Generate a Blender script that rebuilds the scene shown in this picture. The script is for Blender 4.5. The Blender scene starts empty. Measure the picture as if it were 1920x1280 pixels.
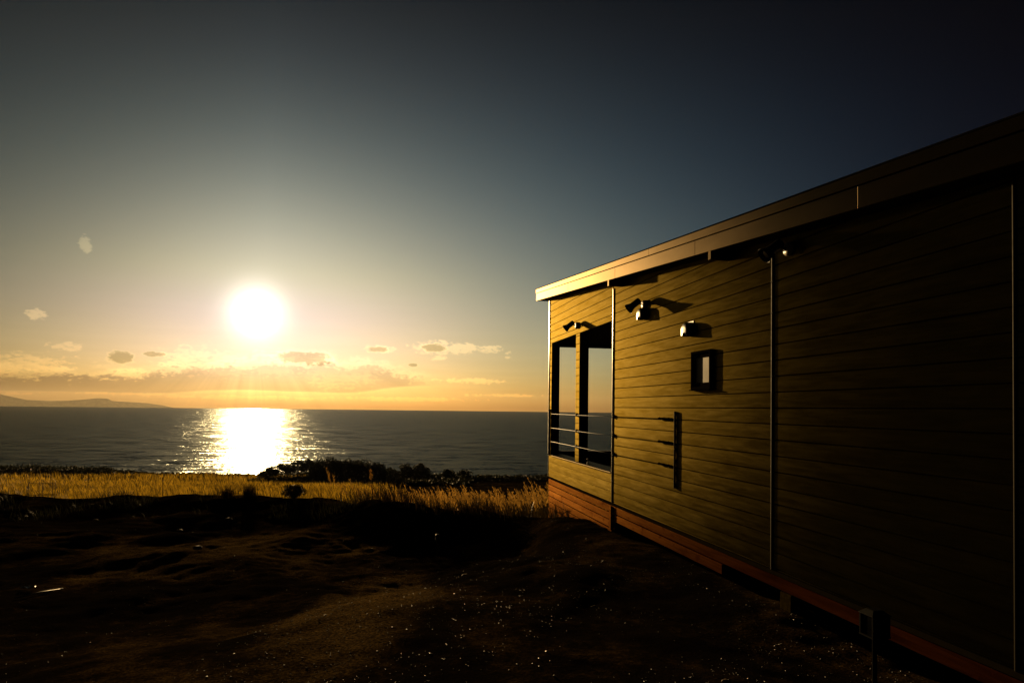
import bpy, math, random
import numpy as np
from mathutils import Matrix, Vector

C = bpy.context
sc = C.scene
R = math.radians
SIN, COS = math.sin, math.cos
random.seed(7)
rng = np.random.default_rng(11)

# ------------------------------------------------------------------ camera
EYE = 1.70
cd = bpy.data.cameras.new('camera')
cam = bpy.data.objects.new('camera', cd)
C.collection.objects.link(cam)
sc.camera = cam
cd.sensor_width = 36.0
cd.lens = 24.0
cd.shift_y = 0.050
cd.clip_start = 0.05
cd.clip_end = 60000
ro, pi_ = 0.0118, R(1.3)
c_, s_ = COS(ro), SIN(ro)
def _pitch(v):
    return Vector((v[0], v[1]*COS(pi_)-v[2]*SIN(pi_), v[1]*SIN(pi_)+v[2]*COS(pi_)))
Rv, Uv, Fv = _pitch((c_, 0, s_)), _pitch((-s_, 0, c_)), _pitch((0, 1, 0))
M = Matrix((( Rv.x, Uv.x, -Fv.x, 0), (Rv.y, Uv.y, -Fv.y, 0), (Rv.z, Uv.z, -Fv.z, EYE), (0, 0, 0, 1)))
cam.matrix_world = M

# ------------------------------------------------------------------ sun + sky
SUN_AZ, SUN_EL = R(-20.68), R(7.28)          # azimuth from +Y towards +X
S = Vector((SIN(SUN_AZ)*COS(SUN_EL), COS(SUN_AZ)*COS(SUN_EL), SIN(SUN_EL)))
sl = bpy.data.lights.new('sun', 'SUN')
sl.energy = 4.6
sl.angle = R(0.53)
sl.color = (1.0, 0.64, 0.27)
sun = bpy.data.objects.new('sun', sl)
C.collection.objects.link(sun)
sun.rotation_euler = S.to_track_quat('Z', 'Y').to_euler()
sun.location = (-20, 50, 30)

world = bpy.data.worlds.new('World')
sc.world = world
world.use_nodes = True
wt = world.node_tree

class X:
    """a socket (or number) with arithmetic, for writing node maths"""
    def __init__(s, t, v): s.t = t; s.v = v
    def _m(s, op, *a, clamp=False):
        n = s.t.nodes.new('ShaderNodeMath'); n.operation = op; n.use_clamp = clamp
        for i, q in enumerate((s,)+a):
            q = q.v if isinstance(q, X) else q
            if isinstance(q, (int, float)): n.inputs[i].default_value = q
            else: s.t.links.new(q, n.inputs[i])
        return X(s.t, n.outputs[0])
    def __add__(s, o): return s._m('ADD', o)
    __radd__ = __add__
    def __mul__(s, o): return s._m('MULTIPLY', o)
    __rmul__ = __mul__
    def __sub__(s, o): return s._m('SUBTRACT', o)
    def __rsub__(s, o): return (s*-1.0)+o
    def __truediv__(s, o): return s._m('DIVIDE', o)
    def pow(s, o): return s._m('POWER', o)
    def max(s, o): return s._m('MAXIMUM', o)
    def min(s, o): return s._m('MINIMUM', o)
    def exp(s): return s._m('EXPONENT')
    def sat(s): return s._m('ADD', 0.0, clamp=True)
    def ss(s, a, b):
        n = s.t.nodes.new('ShaderNodeMapRange'); n.interpolation_type = 'SMOOTHSTEP'
        n.inputs[1].default_value = a; n.inputs[2].default_value = b
        s.t.links.new(s.v, n.inputs[0]); return X(s.t, n.outputs[0])
def vmath(t, op, a, b=None, scale=None):
    n = t.nodes.new('ShaderNodeVectorMath'); n.operation = op
    for i, q in enumerate((a, b)):
        if q is None: continue
        if isinstance(q, X): q = q.v
        if isinstance(q, (tuple, list, Vector)): n.inputs[i].default_value = q
        else: t.links.new(q, n.inputs[i])
    if scale is not None:
        if isinstance(scale, X): t.links.new(scale.v, n.inputs['Scale'])
        else: n.inputs['Scale'].default_value = scale
    return n
def combine(t, x, y, z):
    n = t.nodes.new('ShaderNodeCombineXYZ')
    for i, q in enumerate((x, y, z)):
        if isinstance(q, X): t.links.new(q.v, n.inputs[i])
        else: n.inputs[i].default_value = q
    return n.outputs[0]
def noise(t, vec, scale, detail=4, rough=.55, dist=0.0):
    n = t.nodes.new('ShaderNodeTexNoise')
    n.inputs['Scale'].default_value = scale; n.inputs['Detail'].default_value = detail
    n.inputs['Roughness'].default_value = rough; n.inputs['Distortion'].default_value = dist
    t.links.new(vec, n.inputs['Vector']); return X(t, n.outputs['Fac'])
def mixrgb(t, fac, a, b, mode='MIX'):
    n = t.nodes.new('ShaderNodeMix'); n.data_type = 'RGBA'; n.blend_type = mode
    for s_in, q in ((n.inputs[0], fac), (n.inputs[6], a), (n.inputs[7], b)):
        if isinstance(q, X): q = q.v
        if isinstance(q, (int, float)): s_in.default_value = q
        elif isinstance(q, (tuple, list)): s_in.default_value = (*q[:3], 1)
        else: t.links.new(q, s_in)
    return n.outputs[2]

SKY_STRENGTH = 0.1
def build_sky():
    t = wt
    bg = t.nodes['Background']
    sky = t.nodes.new('ShaderNodeTexSky')
    sky.sky_type = 'NISHITA'; sky.sun_disc = False
    sky.sun_elevation = SUN_EL; sky.sun_rotation = SUN_AZ
    sky.altitude = 30; sky.air_density = 1.0; sky.dust_density = 1.0; sky.ozone_density = 1.0
    raw = vmath(t, 'SCALE', sky.outputs[0], scale=0.1).outputs[0]
    # direction
    tc = t.nodes.new('ShaderNodeTexCoord')
    d = vmath(t, 'NORMALIZE', tc.outputs['Generated']).outputs[0]
    ds = t.nodes.new('ShaderNodeSeparateXYZ'); t.links.new(d, ds.inputs[0])
    dx, dy, dz = [X(t, o) for o in ds.outputs]
    el = dz._m('ARCSINE')*57.29578
    az = dx._m('ARCTAN2', dy)*57.29578
    cg = X(t, vmath(t, 'DOT_PRODUCT', d, tuple(S)).outputs['Value'])
    gam = cg.min(0.9999999)._m('ARCCOSINE')*57.29578
    # clear dusk air: the raw sky deepens steeply away from the sun and towards the zenith
    near = (gam*gam*-0.0011).exp()
    g1 = gam.min(58.0)*0.1; e1 = el.min(31.0).max(0.0)*0.1
    hz_ = (el.max(0.0)*-0.8333).exp()*((gam*gam*-0.0035).exp()*1.0+0.55)
    azt = (az+20.0).max(-20.0).min(0.0)*0.1
    chans = []
    for (k0, k1, k2, k3, k4, k6) in ((-1.6747, .6646, -.1936, .144, -.234, .3747), (-1.4733, .5263, -.1601, .2181, -.2465, .3741), (-1.1576, .2336, -.1007, .2739, -.2467, .3996)):
        chans.append((g1*k1 + g1*g1*k2 + e1*k3 + e1*e1*k4 + azt*k6 - hz_ + k0).exp())
    col = vmath(t, 'MULTIPLY', raw, combine(t, *chans)).outputs[0]
    up = el.ss(6.0, 22.0)
    col = vmath(t, 'MULTIPLY', col, combine(t, 1.0-up*0.28, 1.0-up*0.13, 1.0-up*0.06)).outputs[0]
    pe = (gam*gam*-0.004).exp()*el.ss(0.5, 4.0)*el.ss(11.0, 6.5)
    col = vmath(t, 'MULTIPLY', col, combine(t, 1.0-pe*0.10, 1.0-pe*0.15, pe*0.20+1.0)).outputs[0]
    hw = (el.max(0.0)*-0.80).exp()
    rs = az.ss(0.0, 9.0)*el.ss(11.0, 6.0)*0.22
    col = vmath(t, 'MULTIPLY', col, combine(t, rs+1.0, rs*1.1+1.0, rs*1.2+1.0)).outputs[0]
    col = vmath(t, 'MULTIPLY', col, combine(t, hw*0.14+1.0, 1.0-hw*0.16, 1.0-hw*0.42)).outputs[0]
    # aureole of scattered light round the sun
    g2 = gam*gam
    a1 = (g2*-0.30).exp()*1.2
    a2 = (gam*-0.30).exp()*0.34
    col = vmath(t, 'ADD', col, combine(t, a1+a2, a1*0.95+a2*0.82, a1*0.86+a2*0.52)).outputs[0]
    # ---- clouds
    ae = combine(t, az, el, 0.0)
    wob = noise(t, vmath(t, 'MULTIPLY', ae, (0.55, 1.3, 1)).outputs[0], 1.0, 6, .6)
    fine = noise(t, vmath(t, 'MULTIPLY', ae, (1.0, 2.0, 1)).outputs[0], 2.2, 6, .58)
    band = noise(t, vmath(t, 'MULTIPLY', ae, (0.10, 1.5, 1)).outputs[0], 1.0, 4, .55)
    BL = [(-32.24, 11.18, 0.36, 0.62, 'B'), (-34.93, 6.1, 0.55, 0.44, 'B'), (-33.29, 3.97, 1.08, 0.3, 'B'), (-35.16, 2.65, 2.47, 0.66, 'B'), (-37.19, 2.27, 2.04, 0.71, 'B'), (-29.92, 3.35, 0.81, 0.43, 'D'), (-29.05, 2.25, 1.25, 0.31, 'B'), (-27.69, 3.69, 0.64, 0.2, 'D'), (-25.53, 3.46, 2.04, 1.05, 'B'), (-22.54, 3.17, 2.33, 0.99, 'B'), (-19.61, 3.36, 2.01, 1.01, 'B'), (-17.12, 3.82, 1.98, 0.55, 'D'), (-14.06, 2.66, 2.99, 1.21, 'B'), (-11.11, 4.7, 1.13, 0.35, 'B'), (-6.3, 4.9, 2.0, 0.58, 'B'), (-4.07, 4.95, 1.34, 0.44, 'B'), (-6.52, 4.94, 0.89, 0.35, 'D'), (-11.33, 4.69, 0.86, 0.22, 'D'), (-2.06, 4.89, 1.08, 0.31, 'B'), (-6.2, 4.11, 0.62, 0.22, 'B'), (-0.35, 4.38, 0.31, 0.31, 'B'), (-8.26, 3.49, 0.4, 0.13, 'D'), (-3.59, 2.24, 3.13, 0.22, 'B'), (-35.7, 0.59, 1.35, 0.11, 'B'), (-29.36, 0.72, 3.15, 0.12, 'B'), (-8.87, 0.65, 5.3, 0.18, 'B'), (-0.44, 1.07, 3.13, 0.13, 'B'), (-20.94, 0.59, 6.07, 0.17, 'B')]
    mB = mD = None
    for (a0, e0, wa, we, k) in BL:
        q = vmath(t, 'MULTIPLY', vmath(t, 'SUBTRACT', ae, (a0, e0, 0)).outputs[0], (0.8/wa, 0.8/we, 0)).outputs[0]
        q = 1.0 - X(t, vmath(t, 'DOT_PRODUCT', q, q).outputs['Value'])
        if k == 'B': mB = q if mB is None else mB.max(q)
        else: mD = q if mD is None else mD.max(q)
    fray = (wob-0.5)*3.0 + (fine-0.5)*3.0
    B = (mB + fray - 0.12).ss(0.0, 0.75)
    Dk = (mD + fray*0.6 + 0.05).ss(0.0, 0.75)
    # sunlit thin cloud brightens, thick cloud against the light darkens and warms
    bb = B*(1.0-near*0.80)*(el.ss(4.5, 6.0)*0.9+1.0)
    col = vmath(t, 'MULTIPLY', col, combine(t, bb*0.92+1.0, bb*0.72+1.0, bb*0.46+1.0)).outputs[0]
    rim = Dk*(1.0-Dk)*(0.8+near*0.4)
    col = vmath(t, 'SCALE', col, scale=rim+1.0).outputs[0]
    dk = 1.0 - Dk*(0.64 - near*0.30)
    col = vmath(t, 'MULTIPLY', col, combine(t, dk, dk*0.99, dk*(1.0-Dk*0.12))).outputs[0]
    # long cloud bank: flat base, billowing sunlit top, darker towards the headland
    top = az.ss(-31.0, -24.0)*0.9 - az.ss(-12.0, -7.0)*1.15 + az.ss(-24.0, -19.0)*0.45 + 2.15 + (fine-0.5)*1.6 + (wob-0.5)*1.8
    bot = az.ss(-30.0, -20.0)*0.40 + az.ss(-14.0, -7.0)*0.65 + 0.70 + (band-0.5)*0.5
    endm = 1.0 - az.ss(-9.5, -5.5)
    bank = (top-el).ss(0.0, 0.55)*(el-bot).ss(-0.04, 0.12)*endm
    rimb = (el-top).ss(-0.45, 0.05)*(1.0-(el-top).ss(0.05, 0.95))*endm*(wob.ss(0.38, 0.60))
    col = vmath(t, 'SCALE', col, scale=rimb*(0.34-near*0.22)+1.0).outputs[0]
    lw = (az*-1.0).ss(19.0, 33.0)
    bk = bank*(lw*0.22+0.50-near*0.16)
    bk = bk.max(lw*0.42*(1.0-(el-bot).ss(-0.1, 0.5)))
    col = vmath(t, 'MULTIPLY', col, combine(t, 1.0-bk, 1.0-bk*1.0, 1.0-bk*0.80)).outputs[0]
    # faint streaks in the low haze and shafts falling from the cloud bank
    lowm = (el.max(0.0)*-0.25).exp()
    st = 1.0 + (band-0.5)*0.35*lowm
    col = vmath(t, 'SCALE', col, scale=st).outputs[0]
    th = (az - math.degrees(SUN_AZ))._m('ARCTAN2', (math.degrees(SUN_EL) - el).max(0.01))
    ray = noise(t, combine(t, th, 0.0, 3.3), 5.5, 3, .6)
    rm = (3.6 - el).ss(0.0, 2.2)*(gam*gam*-0.006).exp()
    col = vmath(t, 'SCALE', col, scale=1.0 + (ray-0.5)*1.1*rm).outputs[0]
    col = vmath(t, 'SCALE', col, scale=1.0/SKY_STRENGTH).outputs[0]
    t.links.new(col, bg.inputs[0])
    bg.inputs[1].default_value = SKY_STRENGTH
build_sky()
world.cycles.sampling_method = 'MANUAL'
world.cycles.sample_map_resolution = 1024

sc.view_settings.view_transform = 'Standard'
sc.view_settings.look = 'None'
sc.view_settings.exposure = 0.0
sc.view_settings.gamma = 1.0
sc.render.engine = 'CYCLES'
sc.cycles.use_denoising = True
sc.cycles.max_bounces = 6
sc.cycles.sample_clamp_indirect = 4.0
sc.cycles.caustics_reflective = False
sc.cycles.caustics_refractive = False

# ------------------------------------------------------------------ helpers
def link(o): C.collection.objects.link(o); return o
def tag(o, label=None, cat=None, group=None, kind=None):
    if label: o['label'] = label
    if cat: o['category'] = cat
    if group: o['group'] = group
    if kind: o['kind'] = kind
    return o
def mesh_fast(name, V, F, mat, smooth=False, parent=None, mats=None, midx=None):
    """V (n,3) array, F list of (k,m) arrays of equal-size faces"""
    V = np.asarray(V, dtype=np.float32)
    if not isinstance(F, list): F = [F]
    me = bpy.data.meshes.new(name)
    loops = np.concatenate([np.asarray(f, dtype=np.int32).ravel() for f in F])
    cnt = np.concatenate([np.full(len(f), np.asarray(f).shape[1], dtype=np.int32) for f in F])
    st = np.concatenate(([0], np.cumsum(cnt)[:-1])).astype(np.int32)
    me.vertices.add(len(V)); me.vertices.foreach_set('co', V.ravel())
    me.loops.add(len(loops)); me.loops.foreach_set('vertex_index', loops)
    me.polygons.add(len(cnt)); me.polygons.foreach_set('loop_start', st)
    try: me.polygons.foreach_set('loop_total', cnt)
    except Exception: pass
    if smooth: me.polygons.foreach_set('use_smooth', np.ones(len(cnt), dtype=bool))
    me.update(calc_edges=True); me.validate()
    me.materials.append(mat)
    o = link(bpy.data.objects.new(name, me))
    if parent: o.parent = parent
    return o
class MB:
    def __init__(s): s.v = []; s.f = []; s.sm = []
    def add(s, vs, fs, smooth=False):
        b = len(s.v); s.v += [tuple(q) for q in vs]; s.f += [tuple(i+b for i in f) for f in fs]; s.sm += [smooth]*len(fs); return s
    def box(s, x0, x1, y0, y1, z0, z1):
        vs = [(x0, y0, z0), (x1, y0, z0), (x1, y1, z0), (x0, y1, z0), (x0, y0, z1), (x1, y0, z1), (x1, y1, z1), (x0, y1, z1)]
        return s.add(vs, [(0, 3, 2, 1), (4, 5, 6, 7), (0, 1, 5, 4), (1, 2, 6, 5), (2, 3, 7, 6), (3, 0, 4, 7)])
    def hexa(s, pts):  # 8 points ordered like a box
        return s.add(pts, [(0, 3, 2, 1), (4, 5, 6, 7), (0, 1, 5, 4), (1, 2, 6, 5), (2, 3, 7, 6), (3, 0, 4, 7)])
    def lathe(s, p, axis, prof, n=24, cap0=True, cap1=True):
        """prof: list of (distance along axis, radius)"""
        ax = Vector(axis).normalized(); p = Vector(p)
        t1 = ax.orthogonal().normalized(); t2 = ax.cross(t1)
        vs, fs = [], []
        for (h, r) in prof:
            for k in range(n):
                a = 2*math.pi*k/n
                vs.append(p + ax*h + (t1*COS(a)+t2*SIN(a))*r)
        for i in range(len(prof)-1):
            for k in range(n):
                fs.append((i*n+k, i*n+(k+1) % n, (i+1)*n+(k+1) % n, (i+1)*n+k))
        s.add(vs, fs, True)
        if cap0: s.add(vs[:n], [tuple(range(n))[::-1]])
        if cap1: s.add(vs[-n:], [tuple(range(n))])
        return s
    def tube(s, pts, radii, n=8):
        pts = [Vector(q) for q in pts]
        if isinstance(radii, (int, float)): radii = [radii]*len(pts)
        vs, fs = [], []
        up = None
        for i, q in enumerate(pts):
            d = (pts[min(i+1, len(pts)-1)] - pts[max(i-1, 0)]).normalized()
            t1 = d.orthogonal().normalized() if up is None else (up - d*up.dot(d)).normalized()
            up = t1; t2 = d.cross(t1)
            for k in range(n):
                a = 2*math.pi*k/n
                vs.append(q + (t1*COS(a)+t2*SIN(a))*radii[i])
        for i in range(len(pts)-1):
            for k in range(n):
                fs.append((i*n+k, i*n+(k+1) % n, (i+1)*n+(k+1) % n, (i+1)*n+k))
        fs.append(tuple(range(n))[::-1]); m = (len(pts)-1)*n; fs.append(tuple(range(m, m+n)))
        return s.add(vs, fs, True)
    def build(s, name, mat, parent=None, off=(0, 0, 0), bevel=0.0):
        me = bpy.data.meshes.new(name)
        me.from_pydata([(a-off[0], b-off[1], c-off[2]) for a, b, c in s.v], [], s.f)
        me.polygons.foreach_set('use_smooth', s.sm)
        me.update(); me.materials.append(mat)
        o = link(bpy.data.objects.new(name, me))
        if parent is not None: o.parent = parent
        if bevel:
            md = o.modifiers.new('bevel', 'BEVEL'); md.width = bevel; md.segments = 2; md.limit_method = 'ANGLE'; md.angle_limit = R(40)
        return o

# house-local frame: v = distance to the right of the camera's line along the wall, u = distance along the wall
HA = R(10.84)
def LW(v, u, z): return Vector((v*COS(HA)-u*SIN(HA), v*SIN(HA)+u*COS(HA), z))
def lthing(name, v, u, z, label, cat, group=None):
    o = link(bpy.data.objects.new(name, None)); o.empty_display_size = .1
    o.location = LW(v, u, z); o.rotation_euler = (0, 0, HA)
    return tag(o, label, cat, group)
def thing(name, loc, label, cat, group=None, rz=0):
    o = link(bpy.data.objects.new(name, None)); o.empty_display_size = .1
    o.location = loc; o.rotation_euler = (0, 0, rz)
    return tag(o, label, cat, group)

# ------------------------------------------------------------------ materials
def mat(name):
    m = bpy.data.materials.new(name); m.use_nodes = True
    return m, m.node_tree, m.node_tree.nodes['Principled BSDF']
def setp(b, **k):
    for a, v in k.items():
        a = a.replace('_', ' ')
        b.inputs[a].default_value = (*v, 1) if isinstance(v, tuple) and len(v) == 3 else v
def bump(t, b, h, strength, dist):
    n = t.nodes.new('ShaderNodeBump'); n.inputs['Strength'].default_value = strength; n.inputs['Distance'].default_value = dist
    t.links.new(h.v, n.inputs['Height']); t.links.new(n.outputs[0], b.inputs['Normal'])
def objc(t, sx=1, sy=1, sz=1):
    tc = t.nodes.new('ShaderNodeTexCoord')
    return vmath(t, 'MULTIPLY', tc.outputs['Object'], (sx, sy, sz)).outputs[0]
def simple(name, col, rough=.6, var=.25, metal=0.0, scale=6, bmp=0.0, spec=.5):
    m, t, b = mat(name)
    n = noise(t, objc(t), scale, 5, .6)
    c = mixrgb(t, n.ss(.3, .7), tuple(q*(1-var) for q in col), tuple(min(1, q*(1+var)) for q in col))
    t.links.new(c, b.inputs['Base Color'])
    r = (n-0.5)*0.25+rough
    t.links.new(r.v, b.inputs['Roughness'])
    setp(b, Metallic=metal); b.inputs['Specular IOR Level'].default_value = spec
    if bmp: bump(t, b, n, 1.0, bmp)
    return m
def siding_mat(name, dark, light, rough):
    m, t, b = mat(name)
    grain = noise(t, objc(t, 30, 2.2, 26), 1.0, 6, .62, .6)          # grain runs along the boards
    blot = noise(t, objc(t, 3, .9, 6.4), 1.0, 3, .5)
    emb = noise(t, objc(t, 40, 9, 70), 1.0, 4, .6, .3)
    f = (grain*0.75+blot*0.30-0.02).ss(.30, .74)
    t.links.new(mixrgb(t, f, dark, light), b.inputs['Base Color'])
    bump(t, b, emb*0.5+grain*0.5, .14, .003)
    tint = mixrgb(t, f, (.62, .43, .06), (1.0, .74, .18))
    sheen(t, b, .038, (grain-0.5)*0.05+(blot-0.5)*0.04+rough, tint, .5)
    return m
def sheen(t, b, strength, rough, tint, aniso=0.0, dist='BECKMANN'):
    """matt body under a thin satin coat: diffuse + Beckmann gloss weighted by Fresnel"""
    out = t.nodes['Material Output']
    df = t.nodes.new('ShaderNodeBsdfDiffuse'); gl = t.nodes.new('ShaderNodeBsdfAnisotropic')
    gl.distribution = dist; gl.inputs['Anisotropy'].default_value = aniso
    if aniso:      # brushed/grained along the wall: tight sideways, wide up and down
        vt = t.nodes.new('ShaderNodeVectorTransform'); vt.vector_type = 'VECTOR'; vt.convert_from = 'OBJECT'; vt.convert_to = 'WORLD'
        vt.inputs[0].default_value = (0, 1, 0); t.links.new(vt.outputs[0], gl.inputs['Tangent'])
    for l in list(b.inputs['Base Color'].links): t.links.new(l.from_socket, df.inputs['Color'])
    for l in list(b.inputs['Normal'].links):
        t.links.new(l.from_socket, df.inputs['Normal']); t.links.new(l.from_socket, gl.inputs['Normal'])
    if isinstance(rough, X): t.links.new(rough.v, gl.inputs['Roughness'])
    else: gl.inputs['Roughness'].default_value = rough
    if isinstance(tint, tuple): gl.inputs['Color'].default_value = (*tint, 1)
    else: t.links.new(tint, gl.inputs['Color'])
    fr = t.nodes.new('ShaderNodeFresnel'); fr.inputs['IOR'].default_value = 1.5
    f = X(t, fr.outputs[0])*strength
    mx = t.nodes.new('ShaderNodeMixShader'); t.links.new(f.v, mx.inputs[0])
    t.links.new(df.outputs[0], mx.inputs[1]); t.links.new(gl.outputs[0], mx.inputs[2]); t.links.new(mx.outputs[0], out.inputs['Surface'])
    t.nodes.remove(b)
M_SIDE = siding_mat('wood_print_siding', (.003, .0024, .0006), (.008, .0062, .0016), .435)
M_SIDE2 = siding_mat('smooth_siding', (.007, .005, .0014), (.011, .007, .002), .46)
def timber_mat():
    m, t, b = mat('red_brown_timber')
    g = noise(t, objc(t, 18, 1.6, 26), 1.0, 5, .6, .8)
    k = noise(t, objc(t, 4, 5.5, 6.5), 1.0, 2, .5)
    knot = (k-0.62).ss(0.0, 0.06)
    pl = noise(t, objc(t, 0.2, .8, 7), 1.0, 2, .5)
    base = mixrgb(t, (g*0.6+pl*0.5-0.05).ss(.3, .7), (.02, .005, .001), (.06, .017, .004))
    oi = t.nodes.new('ShaderNodeObjectInfo')
    base = vmath(t, 'SCALE', base, scale=X(t, oi.outputs['Random'])*0.9+0.55).outputs[0]
    t.links.new(mixrgb(t, knot*0.75, base, (.045, .012, .004)), b.inputs['Base Color'])
    bump(t, b, g, .4, .003)
    sheen(t, b, .19, .455, vmath(t, 'SCALE', mixrgb(t, knot*0.7, mixrgb(t, (g*0.6+pl*0.5-0.05).ss(.3, .7), (.6, .22, .05), (1.0, .42, .08)), (.22, .07, .012)), scale=X(t, oi.outputs['Random'])*0.6+0.6).outputs[0], .5)
    return m
M_TIMB = timber_mat()
def metal_sheet():
    m, t, b = mat('fascia_metal')
    n = noise(t, objc(t, 2, .8, 5), 1.0, 3, .5)
    s = noise(t, objc(t, 30, 30, 30), 1.0, 3, .6)
    t.links.new(mixrgb(t, n.ss(.3, .7), (.005, .004, .002), (.008, .006, .003)), b.inputs['Base Color'])
    bump(t, b, n*0.9+s*0.05, .4, .008)
    sheen(t, b, .62, (n-0.5)*0.04+0.46, (1.0, .77, .46), .45)
    return m
M_FASC = metal_sheet()
def sill_mat():
    m, t, b = mat('sill_metal')
    n = noise(t, objc(t, 4, .8, 8), 1.0, 4, .6)
    t.links.new(mixrgb(t, n.ss(.3, .7), (.012, .010, .006), (.02, .016, .009)), b.inputs['Base Color'])
    sheen(t, b, .30, .46, (1.0, .80, .50), .3)
    return m
M_SILL = sill_mat()
M_TRIM = simple('trim_metal', (.22, .17, .09), .30, .1, .6, 20)
M_DARK = simple('dark_painted_metal', (.002, .002, .002), .6, .3, 0, 9, spec=.02)
M_DARKW = simple('dark_interior_board', (.012, .010, .008), .8, .3, 0, 5, spec=.1)
M_BLACK = simple('black_lamp_metal', (.010, .009, .009), .45, .2, 0, 14, spec=.3)
M_STEEL = simple('brushed_steel', (.32, .28, .20), .3, .1, 1.0, 30)
M_WHITEP = simple('white_lamp_base', (.32, .28, .20), .35, .05, 0, 12)
M_CONC = simple('concrete', (.030, .021, .004), .9, .25, 0, 22, .004, 0.0)
M_WOODP = simple('weathered_wood', (.07, .045, .025), .8, .3, 0, 30, .002, .2)
M_STICK = simple('pale_plastic_pipe', (.16, .12, .08), .6, .1, 0, 20)
M_ROOF = simple('roof_metal', (.008, .008, .009), .7, .2, 0, 3, spec=0.0)
M_TRIM_DIM = simple('trim_metal_dim', (.016, .012, .004), .6, .1, 0, 20, spec=.04)  # trim metal darkened: light falling off along the wall is put into this copy
M_BARK = simple('bark', (.035, .025, .015), .9, .3, 0, 8, .01, .1)
def glass_mat(name, col, rough):
    m, t, b = mat(name)
    n = noise(t, objc(t), 9, 3, .5)
    t.links.new(mixrgb(t, n.ss(.3, .7), tuple(q*.85 for q in col), col), b.inputs['Base Color'])
    setp(b, Roughness=rough); b.inputs['Specular IOR Level'].default_value = .8
    return m
#M_PANE = glass_mat('dark_window_glass', (.02, .02, .02), .1)
M_FROST = simple('frosted_window_glass', (.11, .11, .055), .5, .12, 0, 3, spec=.05)
def leaf_mat(name, col, trans, f=.5, gloss=.5, lo=.55, big=0.0):
    m, t, b = mat(name)
    out = t.nodes['Material Output']
    n = noise(t, objc(t, .7, .7, .7), 1.0, 3, .6)
    n2 = noise(t, objc(t, 5, 5, 5), 1.0, 3, .6)
    ff = (n*0.5+n2*0.5).ss(.3, .7)
    if big:
        n3 = noise(t, objc(t, .12, .12, 0), 1.0, 3, .6)
        ff = ff*(1.0-big) + n3.ss(.40, .60)*big
    t.links.new(mixrgb(t, ff, tuple(q*.55 for q in col), col), b.inputs['Base Color'])
    setp(b, Roughness=gloss); b.inputs['Specular IOR Level'].default_value = .3
    tr = t.nodes.new('ShaderNodeBsdfTranslucent')
    t.links.new(mixrgb(t, ff, tuple(q*lo for q in trans), trans), tr.inputs['Color'])
    mx = t.nodes.new('ShaderNodeMixShader'); mx.inputs[0].default_value = f
    t.links.new(b.outputs[0], mx.inputs[1]); t.links.new(tr.outputs[0], mx.inputs[2]); t.links.new(mx.outputs[0], out.inputs['Surface'])
    return m
M_GOLD = leaf_mat('dry_field_grass', (.08, .05, .008), (.72, .45, .035), .62, lo=.16, big=.45)
M_PLUME = leaf_mat('pampas_plume', (.18, .10, .03), (.54, .30, .055), .6, lo=.35)
M_BLADE = leaf_mat('pampas_blade', (.02, .016, .006), (.05, .032, .006), .3)
M_LEAF = leaf_mat('coast_leaves', (.022, .024, .010), (.03, .03, .008), .25, .6)

def ground_mat():
    m, t, b = mat('ground_soil')
    tc = t.nodes.new('ShaderNodeTexCoord')
    p = tc.outputs['Object']
    n1 = noise(t, p, .55, 5, .6, .4)
    n2 = noise(t, p, 9, 6, .7)
    n3 = noise(t, p, 42, 4, .7)
    track = noise(t, vmath(t, 'MULTIPLY', p, (1.1, .35, 1)).outputs[0], 1.0, 4, .6)
    f = (n1*0.55+n2*0.25+track*0.3-0.05).ss(.47, .66)
    c = mixrgb(t, f, (.006, .004, .002), (.12, .072, .020))
    # bare soil of a trodden track, painted paler where sun lights the dirt
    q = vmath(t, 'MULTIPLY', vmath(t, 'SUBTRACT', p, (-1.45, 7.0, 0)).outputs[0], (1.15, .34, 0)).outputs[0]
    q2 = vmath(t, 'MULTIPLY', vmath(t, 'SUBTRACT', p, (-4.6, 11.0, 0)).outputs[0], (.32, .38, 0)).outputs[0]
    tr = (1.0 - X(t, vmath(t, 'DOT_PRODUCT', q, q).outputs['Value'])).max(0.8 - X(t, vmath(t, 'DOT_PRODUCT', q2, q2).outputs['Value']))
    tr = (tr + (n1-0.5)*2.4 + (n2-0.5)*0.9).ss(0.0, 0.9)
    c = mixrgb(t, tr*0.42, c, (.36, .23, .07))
    c = mixrgb(t, (n3-0.3).ss(0, .5), (.008, .006, .004), c)
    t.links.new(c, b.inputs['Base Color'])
    setp(b, Roughness=.95); b.inputs['Specular IOR Level'].default_value = 0.0
    bump(t, b, n2*0.5+n3*0.35, .9, .05)
    return m
M_GROUND = ground_mat()
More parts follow.
